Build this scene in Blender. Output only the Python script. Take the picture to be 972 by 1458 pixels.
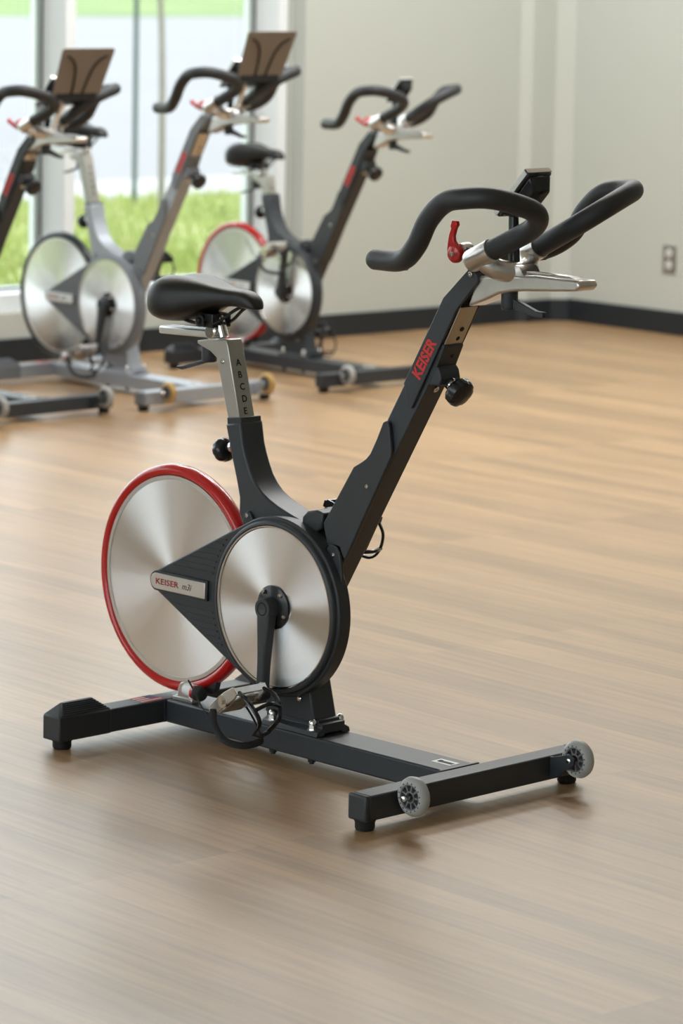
import bpy, bmesh, math, random
from mathutils import Vector, Matrix
for o in list(bpy.data.objects): bpy.data.objects.remove(o)
SC = bpy.context.scene
COL = SC.collection
PI = math.pi
random.seed(7)

# ------------------------------------------------------------------ camera
cam_d = bpy.data.cameras.new('camera'); cam = bpy.data.objects.new('camera', cam_d); COL.objects.link(cam)
CY, FPX = 496.2287, 4822.5176
yaw, pit, rol = 2.3665, -0.1182, 0.0191
Fv = Vector((math.cos(yaw)*math.cos(pit), math.sin(yaw)*math.cos(pit), math.sin(pit)))
Rv = Vector((math.sin(yaw), -math.cos(yaw), 0)); Uv = Rv.cross(Fv)
R2 = Rv*math.cos(rol)+Uv*math.sin(rol); U2 = -Rv*math.sin(rol)+Uv*math.cos(rol)
M = Matrix((R2, U2, -Fv)).transposed().to_4x4(); M.translation = (5.0849, -4.5208, 1.5928)
cam.matrix_world = M
cam_d.sensor_fit = 'VERTICAL'; cam_d.sensor_height = 36; cam_d.lens = FPX/1458*36
cam_d.shift_y = (CY-729)/1458
cam_d.clip_end = 400
cam_d.dof.use_dof = True; cam_d.dof.focus_distance = 6.35; cam_d.dof.aperture_fstop = 5.6
SC.camera = cam
SC.view_settings.view_transform = 'Standard'; SC.view_settings.look = 'None'
SC.view_settings.gamma = 1; SC.view_settings.use_curve_mapping = False
SC.view_settings.exposure = 0.03
# ------------------------------------------------------------------ world
w = bpy.data.worlds.new('world'); SC.world = w; w.use_nodes = True
bg = w.node_tree.nodes['Background']
bg.inputs[0].default_value = (0.90, 0.96, 1.02, 1); bg.inputs[1].default_value = 3.6
# ------------------------------------------------------------------ ceiling lamps (the panels themselves are built with the room)
WA = -0.055
RW = Matrix.Rotation(WA, 4, 'Z')
P0 = Vector((-4.79, 5.6, 0))
def room(s, off, z):      # s along the back wall (towards +y), off into the room (+x), z up
    return P0 + RW @ Vector((off, s, z))
LAMPS = [(off, s) for off in (1.3, 3.5) for s in (-3.2, -1.8, -0.4)]
for (off, s) in LAMPS:
    L = bpy.data.lights.new('ceiling_lamp_light', 'AREA'); L.shape = 'RECTANGLE'; L.size = 1.15; L.size_y = .55
    L.energy = 41; L.color = (.97, .985, 1.0)
    lo = bpy.data.objects.new('ceiling_lamp_light', L); COL.objects.link(lo)
    lo.location = room(s, off, 3.675); lo.rotation_euler = (0, 0, WA)

# ================================================================== helpers
def newmat(name):
    m = bpy.data.materials.new(name); m.use_nodes = True
    return m, m.node_tree.nodes['Principled BSDF'], m.node_tree
def mat(name, col, rough=.5, metal=0, spec=.5, coat=0, coat_r=.1, noise=0, nscale=30, bump=0, bscale=200, trans=0, ior=1.45, emit=None, es=0):
    m, p, nt = newmat(name)
    p.inputs['Base Color'].default_value = (*col, 1); p.inputs['Roughness'].default_value = rough
    p.inputs['Metallic'].default_value = metal; p.inputs['Specular IOR Level'].default_value = spec
    p.inputs['Coat Weight'].default_value = coat; p.inputs['Coat Roughness'].default_value = coat_r
    p.inputs['Transmission Weight'].default_value = trans; p.inputs['IOR'].default_value = ior
    if emit: p.inputs['Emission Color'].default_value = (*emit, 1); p.inputs['Emission Strength'].default_value = es
    tc = nt.nodes.new('ShaderNodeTexCoord')
    if noise:
        n = nt.nodes.new('ShaderNodeTexNoise'); n.inputs['Scale'].default_value = nscale; n.inputs['Detail'].default_value = 4
        nt.links.new(tc.outputs['Object'], n.inputs['Vector'])
        mx = nt.nodes.new('ShaderNodeMix'); mx.data_type = 'RGBA'
        mx.inputs[6].default_value = (*[c*(1-noise) for c in col], 1); mx.inputs[7].default_value = (*[min(1, c*(1+noise)) for c in col], 1)
        nt.links.new(n.outputs['Fac'], mx.inputs[0]); nt.links.new(mx.outputs[2], p.inputs['Base Color'])
    if bump:
        n = nt.nodes.new('ShaderNodeTexNoise'); n.inputs['Scale'].default_value = bscale
        nt.links.new(tc.outputs['Object'], n.inputs['Vector'])
        b = nt.nodes.new('ShaderNodeBump'); b.inputs['Strength'].default_value = bump; b.inputs['Distance'].default_value = .001
        nt.links.new(n.outputs['Fac'], b.inputs['Height']); nt.links.new(b.outputs['Normal'], p.inputs['Normal'])
    return m
MT = {}
MT['frame'] = mat('charcoal_powder_coat', (.034, .039, .046), .38, spec=.5, bump=.25, bscale=900)
MT['frame_silver'] = mat('silver_grey_powder_coat', (.36, .39, .43), .38, metal=.35, bump=.2, bscale=900)
MT['plastic'] = mat('black_plastic', (.030, .034, .039), .42, bump=.3, bscale=700)
MT['plastic_silver'] = mat('grey_plastic', (.17, .185, .205), .45, bump=.3, bscale=700)
MT['gloss'] = mat('black_gloss_plastic', (.015, .016, .018), .22)
MT['rubber'] = mat('black_rubber', (.014, .0145, .015), .62, bump=.3, bscale=900)
MT['grip'] = mat('black_foam_grip', (.024, .025, .027), .5, bump=.25, bscale=1200)
MT['saddle'] = mat('black_vinyl', (.011, .0105, .010), .4, bump=.35, bscale=900)
MT['steel'] = mat('brushed_steel', (.50, .48, .45), .34, metal=1, noise=.05, nscale=20)
MT['chrome'] = mat('chrome', (.75, .74, .72), .12, metal=1)
MT['cast'] = mat('cast_aluminium', (.66, .63, .60), .3, metal=.9, noise=.14, nscale=35)
MT['satin'] = mat('satin_aluminium', (.74, .73, .71), .3, metal=.85, noise=.05, nscale=25)
MT['red'] = mat('red_plastic', (.50, .012, .012), .22, coat=.4)
MT['redink'] = mat('red_ink', (.62, .03, .025), .5)
MT['darkred'] = mat('dark_red_ink', (.30, .025, .02), .5)
MT['greyink'] = mat('grey_ink', (.10, .10, .10), .5)
MT['black'] = mat('matte_black', (.006, .006, .006), .7)
MT['white'] = mat('white_label', (.8, .8, .78), .5)
MT['blue'] = mat('navy_ink', (.03, .04, .16), .5)
MT['hubblk'] = mat('dark_hub_plastic', (.03, .032, .035), .3)
MT['hubgrey'] = mat('smoky_grey_hub', (.16, .165, .17), .35)
MT['holegrey'] = mat('grey_rim_holes', (.13, .135, .13), .4)
MT['glassplastic'] = mat('display_glass', (.05, .055, .06), .12)
MT['rim_black'] = mat('black_wheel_rim', (.02, .028, .032), .3)
MT['tray'] = mat('brown_grey_plastic', (.17, .14, .112), .45)
def wheelmat(name, col):
    m, p, nt = newmat(name)
    p.inputs['Base Color'].default_value = (*col, 1); p.inputs['Roughness'].default_value = .3
    p.inputs['Transmission Weight'].default_value = .45; p.inputs['IOR'].default_value = 1.3
    return m
MT['wheel'] = wheelmat('smoky_clear_polyurethane', (.62, .62, .60))
MT['wheel_amber'] = wheelmat('amber_polyurethane', (.75, .48, .16))
def discmat():
    m, p, nt = newmat('turned_steel')
    p.inputs['Base Color'].default_value = (.90, .90, .90, 1); p.inputs['Metallic'].default_value = 1
    p.inputs['Roughness'].default_value = .36; p.inputs['Anisotropic'].default_value = 1.0
    t = nt.nodes.new('ShaderNodeTangent'); t.direction_type = 'RADIAL'; t.axis = 'Y'
    nt.links.new(t.outputs[0], p.inputs['Tangent'])
    tc = nt.nodes.new('ShaderNodeTexCoord')
    # fine turning rings
    sx = nt.nodes.new('ShaderNodeSeparateXYZ'); nt.links.new(tc.outputs['Object'], sx.inputs[0])
    le = nt.nodes.new('ShaderNodeVectorMath'); le.operation = 'LENGTH'
    nt.links.new(tc.outputs['Object'], le.inputs[0])
    n = nt.nodes.new('ShaderNodeTexNoise'); n.noise_dimensions = '1D'; n.inputs['Scale'].default_value = 900
    nt.links.new(le.outputs['Value'], n.inputs['W'])
    mr = nt.nodes.new('ShaderNodeMapRange'); mr.inputs[3].default_value = .262; mr.inputs[4].default_value = .272
    nt.links.new(n.outputs['Fac'], mr.inputs[0]); nt.links.new(mr.outputs[0], p.inputs['Roughness'])
    return m
MT['disc'] = discmat()

def finish(bm, name, material, parent=None, smooth=38, bevel=0, seg=2, loc=None, rot=None, subd=0):
    bmesh.ops.recalc_face_normals(bm, faces=bm.faces)
    a = math.radians(smooth)
    for f in bm.faces: f.smooth = True
    for e in bm.edges:
        if len(e.link_faces) == 2:
            e.smooth = e.calc_face_angle(0) < a
    me = bpy.data.meshes.new(name); bm.to_mesh(me); bm.free()
    mats = material if isinstance(material, (list, tuple)) else [material]
    for x in mats: me.materials.append(MT[x] if isinstance(x, str) else x)
    o = bpy.data.objects.new(name, me); COL.objects.link(o)
    if parent: o.parent = parent
    if loc: o.location = loc
    if rot: o.rotation_euler = rot
    if bevel:
        b = o.modifiers.new('bevel', 'BEVEL'); b.width = bevel; b.segments = seg; b.limit_method = 'ANGLE'; b.angle_limit = math.radians(28)
        b.harden_normals = False
    if subd:
        s = o.modifiers.new('subd', 'SUBSURF'); s.levels = subd; s.render_levels = subd
    return o
def NB(): return bmesh.new()
def box(bm, x0, x1, y0, y1, z0, z1, T=None):
    vs = [Vector((x, y, z)) for x in (x0, x1) for y in (y0, y1) for z in (z0, z1)]
    if T: vs = [T @ v for v in vs]
    v = [bm.verts.new(p) for p in vs]
    for q in ((0,1,3,2),(4,6,7,5),(0,4,5,1),(2,3,7,6),(0,2,6,4),(1,5,7,3)): bm.faces.new([v[i] for i in q])
def prism(bm, pts, y0, y1, axis='Y'):
    """pts (x,z) extruded along y (or any two coords along the given axis)"""
    def P(a, b, c):
        return (a, c, b) if axis == 'Y' else ((c, a, b) if axis == 'X' else (a, b, c))
    A = [bm.verts.new(P(a, b, y0)) for a, b in pts]; B = [bm.verts.new(P(a, b, y1)) for a, b in pts]
    bm.faces.new(A); bm.faces.new(B[::-1])
    n = len(pts)
    for i in range(n): bm.faces.new((A[i], A[(i+1) % n], B[(i+1) % n], B[i]))
def frame_of(d):
    d = d.normalized(); up = Vector((0, 0, 1)) if abs(d.z) < .95 else Vector((1, 0, 0))
    a = d.cross(up).normalized(); return a, d.cross(a).normalized()
def lathe(bm, p0, d, prof, n=32, closed=True):
    """prof: list of (t along axis, radius); axis from p0 along d"""
    p0 = Vector(p0); d = Vector(d).normalized(); a, b = frame_of(d)
    rings = []
    for t, r in prof:
        if r <= 1e-6: rings.append([bm.verts.new(p0+d*t)])
        else: rings.append([bm.verts.new(p0+d*t+(a*math.cos(k*2*PI/n)+b*math.sin(k*2*PI/n))*r) for k in range(n)])
    for A, B in zip(rings, rings[1:]):
        for k in range(n):
            k2 = (k+1) % n
            if len(A) == 1 and len(B) == 1: continue
            if len(A) == 1: bm.faces.new((A[0], B[k2], B[k]))
            elif len(B) == 1: bm.faces.new((A[k], A[k2], B[0]))
            else: bm.faces.new((A[k], A[k2], B[k2], B[k]))
    if closed:
        for R_, in ((rings[0],), (rings[-1],)):
            if len(R_) > 2: bm.faces.new(R_)
def cyl(bm, p0, p1, r0, r1=None, n=24):
    p0 = Vector(p0); p1 = Vector(p1); r1 = r0 if r1 is None else r1
    lathe(bm, p0, p1-p0, [(0, r0), ((p1-p0).length, r1)], n)
def catmull(P, m=8):
    P = [Vector(p) for p in P]; P = [2*P[0]-P[1]]+P+[2*P[-1]-P[-2]]; out = []
    for i in range(1, len(P)-2):
        a, b, c, e = P[i-1:i+3]
        for k in range(m):
            t = k/m; out.append(.5*((2*b)+(-a+c)*t+(2*a-5*b+4*c-e)*t*t+(-a+3*b-3*c+e)*t**3))
    out.append(P[-2]); return out
def tube(bm, path, r, n=16, flat=None, closed=False, roundend=False):
    path = [Vector(p) for p in path]; N = len(path)
    rad = r if isinstance(r, (list, tuple)) else [r]*N
    tans = []
    for i in range(N):
        if closed: t = path[(i+1) % N]-path[i-1]
        else: t = path[min(i+1, N-1)]-path[max(i-1, 0)]
        tans.append(t.normalized())
    a, b = frame_of(tans[0]); rings = []
    for i in range(N):
        t = tans[i]; a = (a-t*a.dot(t)).normalized(); b = t.cross(a)
        fa, fb = (1, 1) if flat is None else flat
        rings.append([bm.verts.new(path[i]+a*math.cos(k*2*PI/n)*rad[i]*fa+b*math.sin(k*2*PI/n)*rad[i]*fb) for k in range(n)])
    for i in range(N if closed else N-1):
        A = rings[i]; B = rings[(i+1) % N]
        for k in range(n): bm.faces.new((A[k], A[(k+1) % n], B[(k+1) % n], B[k]))
    if not closed:
        if roundend:
            for (R_, p, t, rr) in ((rings[0], path[0], -tans[0], rad[0]), (rings[-1], path[-1], tans[-1], rad[-1])):
                prev = R_
                for ang in (30, 60):
                    c = math.cos(math.radians(ang)); s_ = math.sin(math.radians(ang))
                    cur = [bm.verts.new(p+(v.co-p)*c+t*rr*s_*.7) for v in R_]
                    for k in range(n): bm.faces.new((prev[k], prev[(k+1) % n], cur[(k+1) % n], cur[k]))
                    prev = cur
                bm.faces.new(prev)
        else:
            bm.faces.new(rings[0]); bm.faces.new(rings[-1])
def ring(bm, c, R, r, ay=1, n=96, m=16):
    """torus about the y axis"""
    rings = []
    for i in range(n):
        a = i*2*PI/n; rr = []
        for k in range(m):
            b = k*2*PI/m; q = R+r*math.cos(b)
            rr.append(bm.verts.new((c[0]+q*math.cos(a), c[1]+r*ay*math.sin(b), c[2]+q*math.sin(a))))
        rings.append(rr)
    for i in range(n):
        A = rings[i]; B = rings[(i+1) % n]
        for k in range(m): bm.faces.new((A[k], A[(k+1) % m], B[(k+1) % m], B[k]))
def circ(cx, cz, r, a0, a1, n):
    return [(cx+r*math.cos(math.radians(a0+(a1-a0)*i/n)), cz+r*math.sin(math.radians(a0+(a1-a0)*i/n))) for i in range(n+1)]
def text(name, body, size, material, parent, loc, X, Y, bold=0, ext=.0003, shear=0, space=1, sx=1):
    cu = bpy.data.curves.new('tmp', 'FONT'); cu.body = body; cu.size = size; cu.offset = bold; cu.extrude = ext; cu.shear = shear; cu.space_character = space
    cu.resolution_u = 3
    t = bpy.data.objects.new('tmp', cu); COL.objects.link(t)
    bpy.context.view_layer.update()
    me = bpy.data.meshes.new_from_object(t); bpy.data.objects.remove(t)
    X = Vector(X).normalized(); Y = Vector(Y).normalized(); Z = X.cross(Y)
    Mx = Matrix((X*sx, Y, Z)).transposed().to_4x4()
    me.transform(Mx); me.name = name
    me.materials.clear(); me.materials.append(MT[material])
    o = bpy.data.objects.new(name, me); COL.objects.link(o); o.parent = parent; o.location = loc
    return o
def label(o, s, cat=None, group=None, kind=None):
    if s: o['label'] = s
    if cat: o['category'] = cat
    if group: o['group'] = group
    if kind: o['kind'] = kind
    return o
def screw(name, p, d, r, parent, m='chrome', h=.003):
    bm = NB(); lathe(bm, p, d, [(0, r), (h*.6, r), (h, r*.75), (h, r*.45), (h*.4, r*.4), (h*.4, 0)], 16)
    return finish(bm, name, m, parent)

# ================================================================== room shell
def struct(o): o['kind'] = 'structure'; return o
def floor_mat():
    m, p, nt = newmat('wood_strip_floor'); N = nt.nodes.new; L = nt.links.new
    tc = N('ShaderNodeTexCoord'); mp = N('ShaderNodeMapping'); mp.inputs['Rotation'].default_value = (0, 0, 0)
    L(tc.outputs['Object'], mp.inputs['Vector'])
    br = N('ShaderNodeTexBrick'); br.offset = .37; br.offset_frequency = 1; br.squash = 1
    br.inputs['Scale'].default_value = 1; br.inputs['Brick Width'].default_value = 1.05; br.inputs['Row Height'].default_value = .068
    br.inputs['Mortar Size'].default_value = .0006; br.inputs['Mortar Smooth'].default_value = .6; br.inputs['Bias'].default_value = 0
    br.inputs['Color1'].default_value = (.405, .25, .122, 1); br.inputs['Color2'].default_value = (.295, .18, .088, 1); br.inputs['Mortar'].default_value = (.27, .165, .085, 1)
    L(mp.outputs[0], br.inputs['Vector'])
    m2 = N('ShaderNodeMapping'); m2.inputs['Scale'].default_value = (1.6, 34, 1); L(tc.outputs['Object'], m2.inputs['Vector'])
    n1 = N('ShaderNodeTexNoise'); n1.inputs['Scale'].default_value = 1.6; n1.inputs['Detail'].default_value = 6; n1.inputs['Roughness'].default_value = .6
    L(m2.outputs[0], n1.inputs['Vector'])
    mr = N('ShaderNodeMapRange'); mr.inputs[1].default_value = .3; mr.inputs[2].default_value = .7; mr.inputs[3].default_value = .82; mr.inputs[4].default_value = 1.2
    L(n1.outputs['Fac'], mr.inputs[0])
    mx = N('ShaderNodeMix'); mx.data_type = 'RGBA'; mx.blend_type = 'MULTIPLY'; mx.inputs[0].default_value = 1
    L(br.outputs['Color'], mx.inputs[6]); L(mr.outputs[0], mx.inputs[7])
    m3 = N('ShaderNodeMapping'); m3.inputs['Scale'].default_value = (.5, 2.2, 1); L(tc.outputs['Object'], m3.inputs['Vector'])
    n2 = N('ShaderNodeTexNoise'); n2.inputs['Scale'].default_value = 3; n2.inputs['Detail'].default_value = 3; L(m3.outputs[0], n2.inputs['Vector'])
    mr2 = N('ShaderNodeMapRange'); mr2.inputs[1].default_value = .3; mr2.inputs[2].default_value = .7; mr2.inputs[3].default_value = .92; mr2.inputs[4].default_value = 1.08
    L(n2.outputs['Fac'], mr2.inputs[0])
    mx2 = N('ShaderNodeMix'); mx2.data_type = 'RGBA'; mx2.blend_type = 'MULTIPLY'; mx2.inputs[0].default_value = 1
    L(mx.outputs[2], mx2.inputs[6]); L(mr2.outputs[0], mx2.inputs[7]); L(mx2.outputs[2], p.inputs['Base Color'])
    p.inputs['Roughness'].default_value = .42; p.inputs['Specular IOR Level'].default_value = .5
    p.inputs['Coat Weight'].default_value = .42; p.inputs['Coat Roughness'].default_value = .32; p.inputs['Coat IOR'].default_value = 1.5
    n3 = N('ShaderNodeTexNoise'); n3.inputs['Scale'].default_value = 260; L(m3.outputs[0], n3.inputs['Vector'])
    b = N('ShaderNodeBump'); b.inputs['Strength'].default_value = .12; b.inputs['Distance'].default_value = .001
    L(n3.outputs['Fac'], b.inputs['Height']); L(b.outputs[0], p.inputs['Normal'])
    return m
MT['floor'] = floor_mat()
MT['wall'] = mat('cream_wall_paint', (.49, .51, .465), .6, noise=.015, nscale=3, bump=.15, bscale=160)
MT['ceiling'] = mat('white_ceiling_tile', (.78, .78, .76), .8, noise=.03, nscale=60)
MT['base'] = mat('dark_slate_vinyl', (.016, .021, .026), .38, noise=.1, nscale=6)
MT['alu_white'] = mat('white_window_frame', (.75, .78, .79), .35, noise=.01, nscale=10)
MT['gasket'] = mat('black_gasket', (.012, .02, .018), .6)

def rbox(name, s0, s1, o0, o1, z0, z1, m, bevel=0, kind='structure'):
    bm = NB(); box(bm, o0, o1, s0, s1, z0, z1)
    o = finish(bm, name, m, bevel=bevel); o.location = P0; o.rotation_euler = (0, 0, WA)
    if kind: o['kind'] = kind
    return o
S_C = 0.80        # where the back wall meets the right wall
S_W = -0.649      # edge of the window opening
S_L = -11.5       # far left end of the window wall
O_F = 12.5         # how far the room runs towards and past the camera
CH = 3.7
rbox('floor', S_L, S_C+.2, -.30, O_F, -.12, 0, 'floor')
rbox('ceiling', S_L, S_C+.2, -.30, O_F, CH, CH+.1, 'ceiling')
# back wall: solid part, strip under the windows, strip over them
bm = NB(); box(bm, -.2, 0, S_W, S_C+.2, 0, CH); box(bm, -.3, 0, S_L, S_W, 0, .188); box(bm, -.3, 0, S_L, S_W, 3.42, CH)
box(bm, -.2, 0, -8.20, -7.125, .188, 3.42); box(bm, -.2, 0, -9.55, -9.20, .188, 3.42); box(bm, -.2, 0, S_L, -10.90, .188, 3.42)  # unseen piers added to break the window light into streaks on the discs
o = finish(bm, 'wall_back', 'wall'); o.location = P0; o.rotation_euler = (0, 0, WA); struct(o)
rbox('wall_right', S_C, S_C+.2, -.2, O_F, 0, CH, 'wall')
bm = NB(); box(bm, -.2, O_F, S_L-.2, S_L, 0, .3); box(bm, -.2, O_F, S_L-.2, S_L, 3.42, CH)
for a_, b_ in ((-.2, 2.2), (5.0, 5.3), (8.1, 8.4), (11.2, O_F)): box(bm, a_, b_, S_L-.2, S_L, .3, 3.42)
o = finish(bm, 'wall_left', 'wall'); o.location = P0; o.rotation_euler = (0, 0, WA); struct(o)
rbox('wall_front', S_L, S_C+.2, O_F, O_F+.2, 0, CH, 'wall')
# small furred-out corner between back and right wall
bm = NB(); prism(bm, [(0, .56), (.035, .60), (.035, .74), (.09, .80), (0, .80)], 0, CH, axis='Z')
o = finish(bm, 'trim_1', 'wall'); o.location = P0; o.rotation_euler = (0, 0, WA); struct(o)
rbox('baseboard_back', S_L, .56, 0, .014, 0, .092, 'base', .003)
rbox('baseboard_right', S_C-.014, S_C, .09, O_F, 0, .098, 'base', .003)
bm = NB(); prism(bm, [(0, .55), (.045, .588), (.05, .73), (.10, .786), (.10, .80), (0, .80)], 0, .094, axis='Z')
o = finish(bm, 'baseboard_corner', 'base'); o.location = P0; o.rotation_euler = (0, 0, WA); struct(o)
# outlet on the right wall
to = bpy.data.objects.new('wall_outlet', None); COL.objects.link(to); to.location = room(S_C, .68, .315); to.rotation_euler = (0, 0, WA)
label(to, 'small metal electrical outlet plate on the cream right-hand wall', 'outlet')
MT['plate'] = mat('metal_cover_plate', (.27, .265, .24), .35, metal=.6)
MT['socketw'] = mat('white_socket_plastic', (.62, .62, .58), .4)
bm = NB(); box(bm, -.037, .037, -.006, 0, -.058, .058); finish(bm, 'cover_plate', 'plate', to, bevel=.002)
for zc in (-.025, .025):
    bm = NB(); lathe(bm, (0, -.0055, zc), (0, -1, 0), [(0, .0185), (.004, .0185), (.0045, .017)], 24)
    so = finish(bm, 'socket', 'socketw', to)
    bm = NB()
    for dx in (-.007, .007): box(bm, dx-.0012, dx+.0012, -.0106, -.0098, zc-.002, zc+.007)
    lathe(bm, (0, -.0098, zc-.009), (0, -1, 0), [(0, .0025), (.0008, .0025)], 10)
    finish(bm, 'slot', 'black', so)

# windows --------------------------------------------------------------
BAY = 1.065
def glass_mat():
    m, p, nt = newmat('window_glass'); nt.nodes.remove(p)
    out = [n for n in nt.nodes if n.type == 'OUTPUT_MATERIAL'][0]
    t = nt.nodes.new('ShaderNodeBsdfTransparent'); t.inputs[0].default_value = (.95, .975, .965, 1)
    g = nt.nodes.new('ShaderNodeBsdfGlossy'); g.inputs['Roughness'].default_value = .02
    fr = nt.nodes.new('ShaderNodeFresnel'); fr.inputs[0].default_value = 1.45
    mx = nt.nodes.new('ShaderNodeMixShader')
    nt.links.new(fr.outputs[0], mx.inputs[0]); nt.links.new(t.outputs[0], mx.inputs[1]); nt.links.new(g.outputs[0], mx.inputs[2]); nt.links.new(mx.outputs[0], out.inputs[0])
    return m
MT['glass'] = glass_mat()
edges = [-.732 - BAY*k for k in range(11)]
for k in (0, 1, 2, 3, 4, 5, 6, 7):
    if k == 6: edges[6] = -8.25; edges[7] = -9.2  # unseen pane, placed so its light streaks across the steel discs
    if k == 7: edges[7] = -9.60; edges[8] = -10.85  # second unseen pane, added for another bright streak on the discs
    s1, s0 = edges[k], edges[k+1]+.05
    # one window: its right-hand mullion, its bottom and top rails, the outer cap, the gasket, the pane
    bm = NB()
    box(bm, -.215, -.07, s1, s1+.05, .188, 3.42)                                  # deep inner mullion
    box(bm, -.215, -.07, s0, s1, .188, .252); box(bm, -.215, -.07, s0, s1, 3.36, 3.42)
    box(bm, -.256, -.221, s1-.032, s1+.082, .188, 3.42)                            # outer cap
    box(bm, -.256, -.221, s0-.0, s1, .188, .262)
    wo = finish(bm, 'window_%d' % (k+1), 'alu_white', bevel=.002); wo.location = P0; wo.rotation_euler = (0, 0, WA); struct(wo)
    bm = NB(); box(bm, -.221, -.215, s1-.002, s1, .25, 3.37); box(bm, -.221, -.215, s0, s1, .250, .258)
    g = finish(bm, 'gasket', 'gasket', wo)
    bm = NB(); box(bm, -.2205, -.2165, s0, s1-.002, .258, 3.36); finish(bm, 'glass_pane', 'glass', wo)
for k, (a_, b_) in enumerate(((2.2, 5.0), (5.3, 8.1), (8.4, 11.2))):
    bm = NB()
    for q in ((a_, a_+.05, .3, 3.42), (b_-.05, b_, .3, 3.42), (a_+.05, b_-.05, .3, .35), (a_+.05, b_-.05, 3.37, 3.42), ((a_+b_)/2-.025, (a_+b_)/2+.025, .35, 3.37)): box(bm, q[0], q[1], S_L-.14, S_L-.05, q[2], q[3])
    wo = finish(bm, 'window_%d' % (k+9), 'alu_white'); wo.location = P0; wo.rotation_euler = (0, 0, WA); struct(wo)
    bm = NB(); box(bm, a_+.05, b_-.05, S_L-.10, S_L-.095, .35, 3.37); finish(bm, 'glass_pane', 'glass', wo)
rbox('trim_2', S_L, S_W, -.215, -.0705, .176, .1875, 'gasket')
rbox('trim_3', S_W-.022, S_W-.0005, -.20, -.075, .19, 3.42, MT['wall'])
# ceiling lamps
MT['diffuser'] = mat('lamp_diffuser', (.9, .9, .88), .6, emit=(1, .93, .82), es=3.0)
for i, (off, s) in enumerate(LAMPS):
    t = bpy.data.objects.new('ceiling_lamp', None); COL.objects.link(t); t.location = room(s, off, CH); t.rotation_euler = (0, 0, WA)
    label(t, 'recessed rectangular ceiling light panel set in the white ceiling', 'ceiling light', 'ceiling light panels')
    bm = NB()
    for q in ((-.62, .62, -.32, -.28), (-.62, .62, .28, .32), (-.62, -.58, -.28, .28), (.58, .62, -.28, .28)): box(bm, *q, -.02, -.001)
    finish(bm, 'frame', 'alu_white', t)
    bm = NB(); box(bm, -.578, .578, -.278, .278, -.012, -.002); finish(bm, 'diffuser', 'diffuser', t)

# outdoors --------------------------------------------------------------
def grass_mat(name, c1, c2, c3, sc):
    m, p, nt = newmat(name); N = nt.nodes.new; L = nt.links.new
    tc = N('ShaderNodeTexCoord'); n = N('ShaderNodeTexNoise'); n.inputs['Scale'].default_value = sc; n.inputs['Detail'].default_value = 8; n.inputs['Roughness'].default_value = .65
    L(tc.outputs['Object'], n.inputs['Vector']); r = N('ShaderNodeValToRGB'); e = r.color_ramp.elements
    e[0].position = .32; e[0].color = (*c1, 1); e[1].position = .68; e[1].color = (*c3, 1); x = e.new(.5); x.color = (*c2, 1)
    L(n.outputs['Fac'], r.inputs[0]); L(r.outputs[0], p.inputs['Base Color']); p.inputs['Roughness'].default_value = .9
    return m
MT['grass'] = grass_mat('lawn', (.22, .28, .07), (.36, .42, .13), (.50, .46, .26), .9)
MT['grassblade'] = grass_mat('lawn_blades', (.22, .29, .065), (.36, .42, .12), (.52, .48, .26), 3)
MT['asphalt'] = mat('pale_pavement', (.262, .252, .262), .85, noise=.06, nscale=.35)
MT['kerb'] = mat('white_concrete', (.40, .395, .38), .8, noise=.03, nscale=3)
MT['hedge'] = grass_mat('far_verge', (.10, .17, .045), (.16, .24, .06), (.23, .29, .10), .25)
def ground(name, o0, o1, z0, z1, m, s0=-60, s1=90):
    bm = NB(); box(bm, o0, o1, s0, s1, z0, z1); o = finish(bm, name, m); o.location = P0; o.rotation_euler = (0, 0, WA); return struct(o)
ground('trim_4', -6.65, -.31, -.3, -.03, 'grass')
ground('trim_5', -7.85, -6.65, -.3, -.01, 'kerb')
ground('trim_6', -50, -7.85, -.3, -.06, 'asphalt', -90, 140)
ground('trim_7', -170, -50, -.3, -.05, 'hedge', -160, 260)
# grass blades seen through the windows
bm = NB(); rg = random.Random(3)
for i in range(15000):
    o_ = -rg.uniform(.45, 6.6); s_ = rg.uniform(-3.4, 1.5)+(-o_)*.86*rg.uniform(.35, 1.15)
    h = rg.uniform(.03, .10); a = rg.uniform(0, PI); wd = rg.uniform(.006, .014)
    p = Vector((o_, s_, -.035)); dx = Vector((math.cos(a)*wd, math.sin(a)*wd, 0)); ln = Vector((rg.uniform(-.03, .03), rg.uniform(-.03, .03), h))
    v = [bm.verts.new(q) for q in (p-dx, p+dx, p+ln*.6+dx*.6, p+ln, p+ln*.6-dx*.6)]; bm.faces.new(v)
go = finish(bm, 'grass', 'grassblade'); go.location = P0; go.rotation_euler = (0, 0, WA)
label(go, 'short sunlit lawn growing outside the windows', 'grass', kind='stuff')
# post, young tree, distant verge growth
MT['postgreen'] = mat('dark_green_paint', (.02, .06, .05), .4)
MT['bark'] = mat('pale_bark', (.20, .18, .15), .8, noise=.25, nscale=8)
MT['leaf'] = grass_mat('leaves', (.10, .22, .04), (.20, .36, .07), (.34, .48, .12), 2)
t = bpy.data.objects.new('green_post', None); COL.objects.link(t); t.location = (-10.86, 9.27, -.05)
label(t, 'thin dark green metal post standing in the grass outside the window', 'post')
bm = NB(); box(bm, -.012, .012, -.012, .012, 0, 3.1); finish(bm, 'post', 'postgreen', t, bevel=.003)
bm = NB(); box(bm, -.016, .016, -.016, .016, 3.1, 3.13); finish(bm, 'cap', 'postgreen', t, bevel=.003)
t = bpy.data.objects.new('young_tree', None); COL.objects.link(t); t.location = (-10.3, 9.0, -.05)
label(t, 'slender young tree with a pale trunk outside the window beside the green post', 'tree')
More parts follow.
